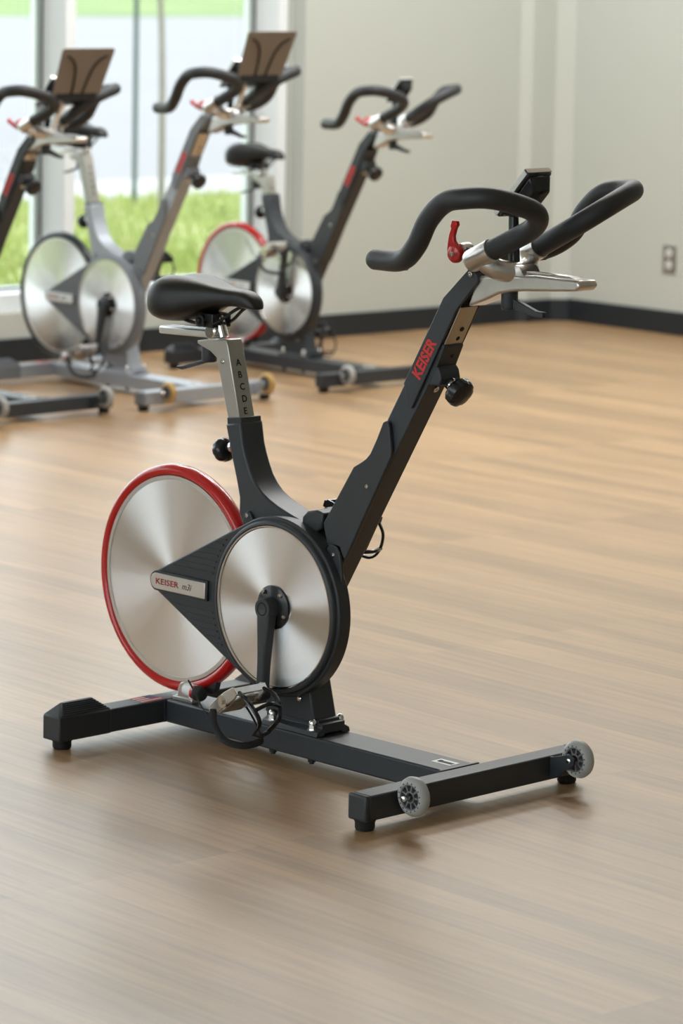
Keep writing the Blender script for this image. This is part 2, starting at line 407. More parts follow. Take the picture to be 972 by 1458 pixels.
bm = NB(); tp = catmull([(0, 0, 0), (.01, -.01, .6), (-.02, .0, 1.2), (-.05, -.03, 1.8), (-.07, -.03, 2.6), (-.06, 0, 3.4), (-.05, 0, 4.4)], 6)
tube(bm, tp, [.022-.012*i/len(tp) for i in range(len(tp))], 10); finish(bm, 'trunk', 'bark', t)
bm = NB(); tube(bm, [(-.09, -.05, 1.72), (-.03, -.05, 1.72), (-.03, .01, 1.72), (-.09, .01, 1.72)], .012, 8, closed=True); finish(bm, 'tie', mat('blue_tree_tie', (.12, .25, .3), .6), t)
bm = NB(); rg = random.Random(5)
for i in range(900):
    u = Vector((rg.gauss(0, .38), rg.gauss(0, .38), rg.uniform(-.8, .9)+4.6)); a = Vector((rg.uniform(-1, 1), rg.uniform(-1, 1), rg.uniform(-1, 1))).normalized(); b = frame_of(a)[0]
    v = [bm.verts.new(u+q) for q in (a*.05, b*.025, -a*.05, -b*.025)]; bm.faces.new(v)
finish(bm, 'crown', 'leaf', t)

# ================================================================== the exercise bikes
BARPTS = [(0.917,0.064,1.052),(1.008,0.058,1.097),(1.046,0.087,1.128),(1.045,0.142,1.148),(1.029,0.192,1.159),(0.991,0.212,1.157),(0.941,0.211,1.147),(0.899,0.21,1.113),(0.865,0.205,1.064),(0.809,0.185,1.032),(0.724,0.167,1.026)]
U = Vector((.5118, 0, .859)); Nn = Vector((.859, 0, -.5118))     # along and square to the front tube
SU = Vector((-.30, 0, .954)).normalized()                          # along the seat post
def bike(name, lab, loc, rz, frame='frame', plast='plastic', rim='red', dbar=0.0, dseat=0.0, crank=-90, tray=False, wheelm='wheel', dfwd=0.0, lever=0, dsx=0.0):
    root = bpy.data.objects.new(name, None); COL.objects.link(root); root.location = loc; root.rotation_euler = (0, 0, rz)
    label(root, lab, 'exercise bike', 'spin bikes in the studio')
    # ---------------- base
    W, Wf, xf = .324, .296, .8335; z0, z1 = .0203, .0678
    bm = NB(); box(bm, -.0256, .0256, -W+.03, W-.03, z0, z1)
    rear = finish(bm, 'rear_stabilizer', frame, root, bevel=.003)
    bm = NB(); box(bm, .0256, .0275, -.05, .05, z0+.001, z1-.001)
    finish(bm, 'joint_plate', frame, rear, bevel=.0006)
    for s in (-1, 1):
        # ribbed hip-shaped end cap
        bm = NB()
        y0, y1, y2, y3 = -W, -W+.0275, -W+.105, -W+.135
        pts = [(-.0262, y0), (.0262, y0), (.0262, y3), (-.0262, y3)]
        lo = [bm.verts.new((x, y*-s, z0-.001)) for x, y in pts]; hi = [bm.verts.new((x, y*-s, z1+.0012)) for x, y in pts]
        r0 = bm.verts.new((-.004, y1*-s, .0935)); r1 = bm.verts.new((-.004, y2*-s, .0935))
        bm.faces.new(lo)
        for i in range(4): bm.faces.new((lo[i], lo[(i+1) % 4], hi[(i+1) % 4], hi[i]))
        bm.faces.new((hi[0], hi[1], r0)); bm.faces.new((hi[1], hi[2], r1, r0)); bm.faces.new((hi[2], hi[3], r1)); bm.faces.new((hi[3], hi[0], r0, r1))
        cap = finish(bm, 'end_cap', plast, rear, bevel=.003)
        bm = NB()
        for q in range(7):
            t = .1+q*.125
            x = .0262+(-.004-.0262)*t; z = z1+.0012+(.0935-z1-.0012)*t
            ya = y0+.006+(y1-y0)*t; yb = y3+(y2-y3)*t-.004
            box(bm, x-.001, x+.0018, min(ya*-s, yb*-s), max(ya*-s, yb*-s), z-.001, z+.0016)
        finish(bm, 'grip_ribs', plast, cap)
        bm = NB(); lathe(bm, (0, s*.2957, 0), (0, 0, 1), [(0, .0165), (.004, .019), (.014, .019), (.0215, .0225)], 24); finish(bm, 'rubber_foot', 'rubber', rear)
    bm = NB(); box(bm, xf-.0235, xf+.0235, -Wf+.012, Wf-.012, z0, z1)
    front = finish(bm, 'front_stabilizer', frame, root, bevel=.003)
    bm = NB(); box(bm, xf-.031, xf-.0235, -.052, .052, z0+.002, z1+.0015); finish(bm, 'weld_flange', frame, front, bevel=.001)
    for s in (-1, 1):
        bm = NB(); ya, yb = sorted((s*Wf, s*(Wf-.013))); box(bm, xf-.0241, xf+.0241, ya, yb, z0-.0008, z1+.0008); finish(bm, 'end_cap', plast, front, bevel=.005, seg=3)
        bm = NB(); lathe(bm, (xf, s*.2736, 0), (0, 0, 1), [(0, .016), (.004, .0185), (.014, .0185), (.0215, .022)], 24); finish(bm, 'rubber_foot', 'rubber', front)
        # bracket on the inner side of each wheel
        yw = s*.2228; yi = yw-s*.021
        bm = NB(); prism(bm, [(xf+.022, z0+.004), (xf+.030, z0+.004), (.9065+.010, .060), (.9065+.010, .074), (.9065-.004, .078), (xf+.03, z1-.001), (xf+.022, z1-.001)], min(yi, yi-s*.004), max(yi, yi-s*.004))
        finish(bm, 'wheel_bracket', frame, front, bevel=.001)
        wy = s*.2228; R = .037; h = .012
        cwh = (.9065, wy-h, .067)
        bm = NB(); prof = [(0, .024), (0, .0275), (.002, .031), (.006, .0355), (.012, .037), (.018, .0355), (.022, .031), (.024, .0275), (.024, .024)]
        lathe(bm, cwh, (0, 1, 0), prof+[prof[0]], 48, closed=False)
        wh = finish(bm, 'transport_wheel', wheelm, root, smooth=60)
        bm = NB(); q = [(.001, .0215), (.001, .0245), (.023, .0245), (.023, .0215), (.001, .0215)]; lathe(bm, cwh, (0, 1, 0), q, 40, closed=False)
        for k in range(9):
            a = k*2*PI/9
            T = Matrix.Translation((.9065, wy, .067)) @ Matrix.Rotation(a, 4, 'Y'); box(bm, .010, .022, -.010, .010, -.0018, .0018, T)
        q = [(.001, .0085), (.001, .0115), (.023, .0115), (.023, .0085), (.001, .0085)]; lathe(bm, cwh, (0, 1, 0), q, 24, closed=False)
        finish(bm, 'wheel_hub', 'hubgrey', wh)
        bm = NB()
        for k in range(16):
            a = (k+.5)*2*PI/16; lathe(bm, (.9065+.0262*math.cos(a), wy-h-.0005, .067+.0262*math.sin(a)), (0, 1, 0), [(0, .0017), (.025, .0017)], 8)
        finish(bm, 'rim_holes', 'holegrey', wh)
        bm = NB(); lathe(bm, (.9065, wy-.030, .067), (0, 1, 0), [(0, .002), (.0015, .005), (.008, .0058), (.012, .0058), (.0121, .0045), (.045, .0045), (.0452, .0065), (.050, .0065), (.052, .004)], 16)
        finish(bm, 'axle_bolt', 'chrome', wh)
    bm = NB(); box(bm, .0256, xf-.0235, -.0447, .0447, z0, z1)
    beam = finish(bm, 'base_beam', frame, root, bevel=.004)
    for x in (.335, .445):
        bm = NB(); lathe(bm, (x, -.035, z0), (0, 0, -1), [(0, .008), (.005, .008), (.005, .005), (.009, .005)], 12); finish(bm, 'bolt', 'rubber', beam)
    bm = NB(); box(bm, .741, .790, -.007, .020, z1, z1+.0006); st = finish(bm, 'sticker', 'white', beam)
    bm = NB(); box(bm, .752, .786, -.001, .010, z1+.0006, z1+.0009); box(bm, .747, .754, .001, .013, z1+.0006, z1+.0009); finish(bm, 'sticker_mark', 'black', st)
    bm = NB(); box(bm, -.022, .022, -.100, -.045, z1, z1+.0005); fl = finish(bm, 'flag_sticker', 'white', rear)
    bm = NB()
    for k in range(4): box(bm, -.022+k*.0126, -.022+k*.0126+.0063, -.100, -.045, z1+.0005, z1+.0008)
    finish(bm, 'red_stripes', 'redink', fl)
    bm = NB(); box(bm, -.022, .003, -.068, -.045, z1+.0008, z1+.0011); finish(bm, 'blue_field', 'blue', fl)
    # ---------------- pedestal
    bm = NB()
    lo = [(.305, -.031), (.4466, -.031), (.4466, .031), (.305, .031)]
    A = [bm.verts.new((x, y, .090)) for x, y in lo]; B = [bm.verts.new((x, y*.95, .205)) for x, y in ((.318, -.031), (.418, -.031), (.418, .031), (.318, .031))]
    bm.faces.new(A); bm.faces.new(B)
    for i in range(4): bm.faces.new((A[i], A[(i+1) % 4], B[(i+1) % 4], B[i]))
    ped = finish(bm, 'pedestal', frame, root, bevel=.004)
    bm = NB()
    prism(bm, [(-.031, .092), (-.031, .084), (-.043, .078), (-.046, z1), (-.026, z1), (-.022, .073), (.022, .073), (.026, z1), (.046, z1), (.043, .078), (.031, .084), (.031, .092)], .310, .468, axis='X')
    prism(bm, [(-.029, .098), (-.029, .09), (.029, .09), (.029, .098)], .306, .455, axis='X')
    finish(bm, 'base_plate', frame, ped, bevel=.0015)
    for x in (.334, .448):
        for s in (-1, 1):
            bm = NB(); lathe(bm, (x, s*.0375, .079), (0, 0, 1), [(0, .0115), (.002, .0115)], 20); lathe(bm, (x, s*.0375, .081), (0, 0, 1), [(0, .0085), (.008, .0085)], 6)
            lathe(bm, (x, s*.0375, .089), (0, 0, 1), [(0, .0074), (.006, .0074), (.0095, .0055), (.0115, .003), (.012, 0)], 16)
            finish(bm, 'acorn_nut', 'chrome', ped, smooth=30)
    screw('screw', (.404, -.0315, .133), (0, -1, 0), .0055, ped)
    # ---------------- main frame (seat tube running into the body)
    bm = NB()
    body = [(.1758, .6485), (.2198, .6565), (.2279, .613), (.2355, .592), (.2445, .572), (.255, .553), (.268, .5375), (.284, .524), (.303, .5135), (.327, .5035), (.352, .4955), (.40, .482), (.44, .465), (.47, .44), (.48, .40), (.468, .348), (.462, .28), (.452, .22), (.43, .17), (.305, .17), (.285, .25), (.278, .34), (.245, .425), (.2195, .475), (.2195, .507), (.2085, .545), (.1969, .579), (.1869, .6125)]
    prism(bm, body, -.0305, .0305)
    fr = finish(bm, 'main_frame', frame, root, smooth=30, bevel=.0045)
    bm = NB(); T = Matrix.Translation((.198, 0, .6575)) @ Matrix.Rotation(-.10, 4, 'Y')
    box(bm, -.0205, .0205, -.0275, .0275, -.008, .006, T); finish(bm, 'seat_tube_collar', plast, fr, bevel=.002)
    bm = NB(); prism(bm, [(.2375, .461), (.243, .478), (.2525, .485), (.262, .478), (.272, .461)], -.0375, -.030); finish(bm, 'mounting_tab', plast, fr, bevel=.002)
    screw('screw', (.2525, -.0375, .475), (0, -1, 0), .0045, fr)
    bm = NB(); prism(bm, [(.3975, .477), (.398, .492), (.412, .5046), (.438, .5097), (.458, .505), (.452, .475), (.43, .462)], -.028, .028); finish(bm, 'hinge_block', plast, fr, bevel=.004)
    # ---------------- front tube
    bm = NB(); th = .052
    top = Vector((.7282, 0, .7835))+U*.028; bot = Vector((.4688, 0, .348))
    P = [bot, top, top-Nn*th, bot+U*.075-Nn*th*1.0, bot+U*.02-Nn*th*.6]
    prism(bm, [(p.x, p.z) for p in P], -.0255, .0255)
    ft = finish(bm, 'front_tube', frame, root, bevel=.003)
    p = Vector((.7238, 0, .7744)); screw('screw', (p.x, 0, p.z), Nn, .0065, ft)
    panel = [(.6286, .7065), (.6345, .7035), (.6375, .694), (.6445, .65), (.643, .639), (.635, .624), (.5248, .4255), (.516, .434), (.5111, .4483), (.500, .450), (.4761, .4464), (.4639, .4882), (.5437, .6081), (.5649, .6199), (.577, .628), (.588, .6395), (.6042, .6688), (.6203, .7025)]
    for s in (-1, 1):
        bm = NB(); ya, yb = sorted((s*.0256, s*.0345)); prism(bm, [(x-(.011 if s > 0 else 0), z+(.0066 if s > 0 else 0)) for x, z in panel], ya, yb); pn = finish(bm, 'side_panel', plast, ft, bevel=.002)
        screw('screw', (.5818, s*.0345, .5749), (0, s, 0), .0045, pn)
        if s > 0: continue
        bm = NB(); ya, yb = sorted((s*.030, s*.0375)); prism(bm, [(.486, .452), (.5023, .4495), (.5135, .4365), (.5214, .3881), (.5174, .372), (.5, .3694), (.4836, .4074), (.476, .44)], ya, yb); bk = finish(bm, 'lower_bracket', plast, ft, bevel=.0025)
        screw('screw', (.4975, s*.0375, .4313), (0, s, 0), .0045, bk)
    # knob on the seat tube, behind
    def knob(nm, base, d, r, par, neck):
        base = Vector(base); d = Vector(d).normalized()
        bm = NB(); lathe(bm, base, d, [(0, .010), (neck, .010)], 20); lathe(bm, base+d*(neck*.25), d, [(0, .0125), (neck*.3, .0125)], 20); nk = finish(bm, nm, 'gloss', par)
        bm = NB(); lathe(bm, base+d*(neck*.55), d, [(0, .0115), (neck*.2, .0115)], 20); finish(bm, 'knob_washer', 'chrome', nk)
        bm = NB(); a, b = frame_of(d); n = 60
        prof = [(0, .55), (.003, .86), (.008, 1), (.018, 1), (.024, .93), (.029, .6), (.030, 0)]
        rings = []
        for t, q in prof:
            if q == 0: rings.append([bm.verts.new(base+d*(neck+t))]); continue
            rr = []
            for k in range(n):
                an = k*2*PI/n; fl_ = 1-(.06*max(0, math.cos(an*7))**2 if .8 < q else 0)
                rr.append(bm.verts.new(base+d*(neck+t)+(a*math.cos(an)+b*math.sin(an))*r*q*fl_))
            rings.append(rr)
        bm.faces.new(rings[0])
        for A_, B_ in zip(rings, rings[1:]):
            for k in range(n):
                if len(B_) == 1: bm.faces.new((A_[k], A_[(k+1) % n], B_[0]))
                else: bm.faces.new((A_[k], A_[(k+1) % n], B_[(k+1) % n], B_[k]))
        finish(bm, 'knob_head', 'gloss', nk)
        return nk
    knob('seat_height_knob', (.192, 0, .606), (-.95, 0, -.30), .0245, root, .040)
    # ---------------- slide post and handlebar carrier (may be set higher or lower)
    D = U*dbar
    off = Vector((D.x, 0, D.z))
    p0 = Vector((.7669, 0, .8626)); pA = Vector((.7466, 0, .8100))
    bm = NB()
    a0 = Vector((.7282, 0, .7835))-Nn*.004; a1 = Vector((.8075, 0, .9345))-Nn*.0025+off
    Pq = [a0, a1, a1-Nn*.036, a0-Nn*.036]; prism(bm, [(p.x, p.z) for p in Pq], -.0235, .0235)
    post = finish(bm, 'slide_post', 'steel', root, bevel=.001)
    for k in range(2):
        c = p0+U*(.012+k*.021)-Nn*.0022; bm = NB(); lathe(bm, (c.x, .006, c.z), Nn, [(0, .0048), (.0012, .0048)], 14); finish(bm, 'index_hole', 'black', post)
    # cap that covers the rear and sides of the post
    bm = NB()
    capp = [(.6696, .7815), (.7673, .9516), (.8307, 1.0102), (.851, 1.0028), (.8553, .9889), (.801, .9311), (.6918, .7362), (.6788, .7374), (.6721, .7765)]
    capq = [(x+off.x, z+off.z) for x, z in capp]
    for s in (-1, 1):
        ya, yb = sorted((s*.0256, s*.0315)); prism(bm, capq, ya, yb)
    back = [(.6696, .7815), (.7673, .9516), (.8307, 1.0102), (.851, 1.0028), (.8553, .9889), (.8385, .985), (.782, .935), (.6850, .772)]
    prism(bm, [(x+off.x, z+off.z) for x, z in back], -.0257, .0257)
    cap = finish(bm, 'post_cover', plast, root, bevel=.0015)
    base = Vector((.711, -.0318, .7915))+off
    text('brand_lettering', 'KEISER', .0325, 'redink', cap, base, (.500, 0, .866), (-.866, 0, .5), bold=.0012, space=1.02, sx=.86)
    screw('screw', (.836+off.x, -.0315, 1.0005+off.z), (0, -1, 0), .0055, cap)
    # collar and height knob
    bm = NB()
    q = [Vector((.7669, 0, .8626))+Nn*.003, Vector((.7669, 0, .8626))-Nn*.05, Vector((.7466, 0, .815))-Nn*.05, Vector((.7366, 0, .8000))+Nn*.004]
    prism(bm, [(p.x, p.z) for p in q], -.0262, .0262)
    col = finish(bm, 'post_collar', plast, root, bevel=.0025)
    screw('screw', tuple(Vector((.757, .004, .842))+Nn*.004), Nn, .004, col, 'black', .001)
    bm = NB(); c = Vector((.7400, 0, .8060))
    a, b = Nn, U
    lo = [c+U*.022+Vector((0, y, 0)) for y in (-.028, .028)]; hi = [c-U*.026+Vector((0, y, 0)) for y in (-.028, .028)]
    prism(bm, [(p.x, p.z) for p in (c+U*.020, c+U*.016+Nn*.012, c+Nn*.024+U*.004, c-U*.010+Nn*.024, c-U*.022+Nn*.004, c-U*.024)], -.0262, .0262)
    finish(bm, 'knob_boss', plast, col, bevel=.006, seg=3)
    k0 = c+Nn*.020-U*.004
    knob('handlebar_height_knob', k0, Nn, .0285, root, .020)
    # carrier casting
    off_post = off; off = off+Vector((dfwd, 0, 0))
    def sh(p): return (p[0]+off.x, p[1], p[2]+off.z)
    def shp(pts): return [(x+off.x, z+off.z) for x, z in pts]
    bm = NB()
    prism(bm, shp([(.8468, .9985), (.8238, .9393), (.8676, .9549), (.9022, .9700), (.9454, .9785), (1.045, .9860), (1.088, .9895), (1.0985, .999), (1.093, 1.0095), (.9874, 1.0105)]), -.0255, .0255)
    car = finish(bm, 'handlebar_carrier', 'cast', root, smooth=30, bevel=.005, seg=3)
    bm = NB(); prism(bm, shp([(.93, 1.0095), (.935, 1.0145), (1.06, 1.0135), (1.08, 1.0085)]), -.013, .013); finish(bm, 'slide_rail', 'cast', car, bevel=.002)
    # bar clamp: two sockets joined by a cradle
    bm = NB()
    for s in (-1, 1):
        p1 = Vector(sh((.917, s*.064, 1.052))); dd = (Vector(BARPTS[1])-Vector(BARPTS[0])); dd = Vector((dd.x, s*dd.y, dd.z)).normalized()
        lathe(bm, p1-dd*.058, dd, [(0, .014), (.003, .0195), (.008, .0215), (.060, .0215), (.061, .019)], 32)
    cr_ = catmull([sh(p) for p in ((.893, -.060, 1.034), (.905, -.050, 1.022), (.917, -.034, 1.014), (.925, 0, 1.010), (.917, .034, 1.014), (.905, .050, 1.022), (.893, .060, 1.034))], 6)
    tube(bm, cr_, .0195, 18, flat=(1.0, 1.0))
    prism(bm, shp([(.862, 1.006), (.872, 1.022), (.905, 1.028), (.948, 1.024), (.962, 1.006)]), -.024, .024)
    cl = finish(bm, 'bar_clamp', 'cast', root, smooth=50)
    # bars
    for s in (-1, 1):
        pts = [sh((x, s*y, z)) for x, y, z in BARPTS]; bm = NB(); tube(bm, catmull(pts, 10), .0193, 24, roundend=True)
        gr = finish(bm, 'handlebar_grip', 'grip', root, smooth=60)
        bm = NB(); e0 = Vector(pts[-1]); e1 = Vector(pts[-2]); dd = (e1-e0).normalized()
        prism(bm, [(e1.x-.012, e1.z-.0165), (e1.x+.012, e1.z-.0175), (e1.x+.014, e1.z-.013), (e1.x-.012, e1.z-.010)], e1.y-.006, e1.y+.006); finish(bm, 'wire_clip', 'rubber', gr, bevel=.001)
    # console on its stem
    bm = NB(); cyl(bm, sh((.915, 0, 1.02)), sh((.9095, 0, 1.13)), .011, .009, 16); cs = finish(bm, 'console_stem', 'gloss', root)
    T = Matrix.Translation(sh((.9350, 0, 1.153))) @ Matrix.Rotation(-math.atan2(.85, .77), 4, 'Y')      # local x runs up the display, local z is its face
    bm = NB(); box(bm, -.055, .055, -.031, .031, -.004, .010, T)
    con = finish(bm, 'console', 'gloss', root, bevel=.003)
    bm = NB(); box(bm, -.050, .050, -.027, .027, .0100, .0116, T); finish(bm, 'display_screen', 'glassplastic', con)
    bm = NB(); box(bm, -.056, .056, -.032, -.029, .001, .0105, T); box(bm, -.056, .056, .029, .032, .001, .0105, T); box(bm, .053, .0565, -.032, .032, .001, .0105, T); finish(bm, 'silver_bezel', 'satin', con)
    bm = NB()
    A = [bm.verts.new(T @ Vector(q)) for q in ((-.050, -.028, -.004), (.053, -.029, -.004), (.053, .029, -.004), (-.050, .028, -.004))]
    B = [bm.verts.new(T @ Vector(q)) for q in ((-.030, -.020, -.030), (.034, -.021, -.030), (.034, .021, -.030), (-.030, .020, -.030))]
    bm.faces.new(A); bm.faces.new(B)
    for i in range(4): bm.faces.new((A[i], A[(i+1) % 4], B[(i+1) % 4], B[i]))
    finish(bm, 'console_back', 'gloss', con, bevel=.004)
    # resistance lever
    bm = NB(); lathe(bm, sh((.7775, -.020, 1.033)), (0, 1, 0), [(0, .009), (.002, .0155), (.006, .0175), (.014, .0175)], 32)
    sc_ = [(v[0]+off.x, v[1]+off.z) for v in [(.7595, 1.036), (.761, 1.052), (.7635, 1.068), (.7685, 1.079), (.7665, 1.084), (.770, 1.0945), (.783, 1.0945), (.785, 1.086), (.7805, 1.080), (.7760, 1.066), (.7770, 1.058), (.784, 1.050), (.792, 1.042)]]
    prism(bm, sc_, -.017, -.008)
    if lever:
        piv = Vector(sh((.7775, 0, 1.033))); bmesh.ops.rotate(bm, verts=bm.verts, cent=piv, matrix=Matrix.Rotation(-math.radians(lever), 3, 'Y'))
    lv = finish(bm, 'resistance_lever', 'red', root, bevel=.002)
    screw('screw', sh((.7775, -.0195, 1.033)), (0, -1, 0), .0048, lv)
    bm = NB(); lathe(bm, sh((.786, -.006, 1.038)), (0, 1, 0), [(0, .014), (.008, .016), (.02, .016)], 24); finish(bm, 'lever_hub', 'cast', lv)
    bm = NB(); T2 = Matrix.Translation(sh((.815, .006, 1.036))); box(bm, -.022, .040, -.012, .012, -.008, .010, T2); box(bm, -.004, .030, -.014, .014, -.040, -.006, T2); finish(bm, 'lever_housing', plast, lv, bevel=.003)
    # clamp lever under the carrier
    bm = NB(); lathe(bm, sh((.9055, 0, .974)), (0, 0, -1), [(0, .0155), (.030, .0155), (.034, .014), (.0345, 0)], 24)
    prism(bm, shp([(.914, .944), (.918, .962), (.975, .943), (.992, .943), (.993, .932), (.975, .932)]), -.006, .006)
    finish(bm, 'clamp_lever', 'plastic', car, bevel=.0015)
    # tablet tray
    if tray:
        T = Matrix.Translation(sh((1.092, 0, 1.215))) @ Matrix.Rotation(-math.radians(66), 4, 'Y')
        pl = [(-.080, -.094), (-.075, -.098), (.084, -.109), (.092, -.102), (.092, .102), (.084, .109), (-.075, .098), (-.080, .094)]
        bm = NB(); A = [bm.verts.new(T @ Vector((x, y, .002))) for x, y in pl]; B = [bm.verts.new(T @ Vector((x, y, -.002))) for x, y in pl]
        bm.faces.new(A); bm.faces.new(B)
        for i in range(len(pl)): bm.faces.new((A[i], A[(i+1) % len(pl)], B[(i+1) % len(pl)], B[i]))
        tr = finish(bm, 'tablet_tray', 'tray', root, bevel=.001)
        for s in (-1, 1):
            bm = NB(); tube(bm, [T @ p for p in catmull([(.066, s*.082, -.003), (.05, s*.055, -.004), (.02, s*.036, -.004), (-.03, s*.026, -.004), (-.076, s*.022, -.003)], 8)], .0035, 8)
            finish(bm, 'moulded_groove', 'black', tr)
        bm = NB(); b0 = T @ Vector((-.080, 0, 0))
        prism(bm, [(b0.x+.006, b0.z+.01), (b0.x+.004, b0.z-.014), (b0.x-.05, b0.z-.030), (b0.x-.105, b0.z-.038), (b0.x-.105, b0.z-.026), (b0.x-.05, b0.z-.014), (b0.x-.006, b0.z+.002)], -.085, .085)
        finish(bm, 'tray_shelf', 'gloss', tr, bevel=.002)
        bm = NB(); cyl(bm, sh((.955, -.012, 1.03)), (b0.x-.07, 0, b0.z-.03), .010, None, 14); finish(bm, 'tray_bracket', 'satin', tr)
    # ---------------- seat post, slider, saddle
    so = SU*dseat; so = Vector((so.x, 0, so.z))
    def ss(p): return (p[0]+so.x, p[1], p[2]+so.z)
    bm = NB()
    a = Vector((.2085, 0, .655)); b_ = Vector((.170, 0, .8)) + so; bk = Vector((-.033, 0, 0))
    prism(bm, [(a.x, a.z), (b_.x, b_.z), (b_.x-.006, b_.z+.0145), (b_.x-.091, b_.z+.0055), (b_.x-.091, b_.z-.001), (b_.x-.052, b_.z-.013), (b_.x-.0335, b_.z-.024), (a.x-.0345, a.z)], -.0205, .0205)
    sp = finish(bm, 'seat_post', 'steel', root, bevel=.0015)
    screw('screw', ss((.1573-.002, -.0205, .7702)), (0, -1, 0), .0055, sp)
    dirv = (b_-a).normalized(); nrm = Vector((dirv.z, 0, -dirv.x))
    for k, ch in enumerate('ABCDE'):
        c = Vector((.1760+so.x, -.0075, .7620+so.z))+(-dirv)*(.0243*k)+nrm*.0003
        # keep each letter on the front face
        tt = (c-a).dot(dirv); c2 = a+dirv*tt+nrm*.0003
        if tt < .004: continue
        text('height_letter', ch, .0190, 'black', sp, (c2.x, -.0062, c2.z), (0, 1, 0), dirv, bold=.0003, ext=.0002)
    # slider rail (horizontal) + clamp
    so = so+Vector((dsx, 0, 0))
    def ss(p): return (p[0]+so.x, p[1], p[2]+so.z)
    bm = NB(); T = Matrix.Translation(ss((.045, 0, .8195))) @ Matrix.Rotation(-.03, 4, 'Y')
    box(bm, -.083, .083, -.021, .021, -.0085, .0065, T)
    sl = finish(bm, 'seat_slider', 'satin', root, bevel=.003)
    bm = NB(); box(bm, -.080, .070, -.012, -.004, .0066, .0072, T); box(bm, -.080, .070, .004, .012, .0066, .0072, T); finish(bm, 'slider_groove', 'gloss', sl)
    bm = NB(); lathe(bm, ss((.115, -.022, .826)), (0, 1, 0), [(0, .012), (.003, .0155), (.041, .0155), (.044, .012)], 24); cyl(bm, ss((.135, 0, .815)), ss((.118, 0, .856)), .0105, .0105, 20)
    finish(bm, 'seat_pillar', 'chrome', sl)
    bm = NB(); lathe(bm, ss((.0925, 0, .806)), (0, 0, -1), [(0, .0155), (.040, .0155), (.044, .0145), (.0445, 0)], 24)
    prism(bm, [(x+so.x, z+so.z) for x, z in [(.085, .777), (.083, .766), (.015, .746), (.0, .7445), (.0, .7395), (.016, .7385), (.088, .760)]], -.006, .006)
    finish(bm, 'clamp_lever', 'plastic', sl, bevel=.0015)
    # saddle
    prof = [ # x, half width, top z, bottom z(edge), dip
        (-.056, .030, .903, .874, .000), (-.049, .056, .917, .861, .001), (-.030, .079, .9315, .851, .003), (-.008, .0885, .9385, .847, .005), (.018, .0895, .9405, .848, .006),
        (.045, .083, .9385, .851, .006), (.075, .070, .9335, .858, .005), (.105, .053, .9270, .868, .004), (.135, .040, .9215, .875, .003), (.165, .031, .9180, .880, .002),
        (.195, .0270, .9165, .8805, .001), (.216, .0255, .9145, .879, .000), (.232, .0225, .9085, .878, 0), (.242, .018, .901, .878, 0), (.247, .011, .893, .880, 0)]
    bm = NB(); rows = []; n = 32
    for x, hw, zt, zb, dip in prof:
        x = .101+(x-.1)*.9; hw *= .95; rr = max(0, min(1, (.11-x)/.08)); zb -= .010*rr; zt -= .004*rr
        row = []; zc = zb+(zt-zb)*.45
        for k in range(n):
            a = 2*PI*k/n; c, s_ = math.cos(a), math.sin(a)
            y = hw*math.copysign(abs(c)**.8, c)
            z = zc+((zt-zc)*abs(s_)**.75 if s_ >= 0 else -(zc-zb)*abs(s_)**.6)
            if s_ > 0: z -= dip*1.6*math.exp(-(y/.022)**2)
            row.append(bm.verts.new(ss((x+(.006*(1-s_)*.5 if x > .2 else 0), y, z))))
        rows.append(row)
    for A, B in zip(rows, rows[1:]):
        for k in range(n): bm.faces.new((A[k], A[(k+1) % n], B[(k+1) % n], B[k]))
    for R_ in (rows[0], rows[-1]):
        m_ = sum((v.co for v in R_), Vector())/n; c_ = bm.verts.new(m_)
        for k in range(n): bm.faces.new((R_[k], R_[(k+1) % n], c_))
    sad = finish(bm, 'saddle', 'saddle', root, smooth=70, subd=1)
    for s in (-1, 1):
        bm = NB(); tube(bm, [ss(q) for q in catmull([(-.02, s*.035, .862), (.02, s*.026, .853), (.052, s*.021, .8415), (.115, s*.021, .8415), (.142, s*.018, .850), (.175, s*.012, .872), (.20, s*.008, .884)], 5)], .0036, 8)
        finish(bm, 'saddle_rail', 'gloss', sad)
    bm = NB(); cyl(bm, ss((.098, -.034, .8475)), ss((.098, .034, .8475)), .0125, None, 20); cyl(bm, ss((.098, -.040, .8475)), ss((.098, .040, .8475)), .006, None, 12)
    box(bm, .078, .128, -.025, .025, .834, .862, Matrix.Translation(so)); finish(bm, 'rail_clamp', 'gloss', sad, bevel=.003)
    # ---------------- flywheel
    cx, cz = .0105, .3105
    bm = NB(); lathe(bm, (0, -.011, 0), (0, 1, 0), [(0, 0), (0, .03), (0, .10), (0, .2020), (.0008, .2030), (.0212, .2030), (.022, .2020), (.022, .10), (.022, .03), (.022, 0)], 96)
    fw = finish(bm, 'flywheel', 'disc', root, smooth=15, loc=(cx, 0, cz))
    bm = NB(); lathe(bm, (0, -.0125, 0), (0, 1, 0), [(0, .2025), (0, .2105), (.025, .2105), (.025, .2025), (0, .2025)], 96, closed=False); finish(bm, 'outer_band', 'satin', fw)
    bm = NB(); ring(bm, (0, 0, 0), .2212, .0124, 1.4); finish(bm, 'rim_guard', rim, fw, smooth=60)
    bm = NB(); lathe(bm, (0, -.030, 0), (0, 1, 0), [(0, .010), (0, .024), (.004, .026), (.016, .026), (.0185, .031), (.0415, .031), (.044, .026), (.056, .026), (.060, .010)], 32); finish(bm, 'flywheel_hub', 'chrome', fw)
    # ---------------- cover over the belt drive
    dx, dz = .3565, .3105; R = .1775
    bm = NB()
    tang = math.degrees(math.acos(R/math.hypot(dx-.012, 0)))  # for the tangent arm
    # polygon: tip, lower edge, round, upper edge
    pts = [(-.009, .3165), (-.0105, .3105), (-.007, .3005), (.008, .2890)]
    arc = circ(dx, dz, R, -114, 114, 60)
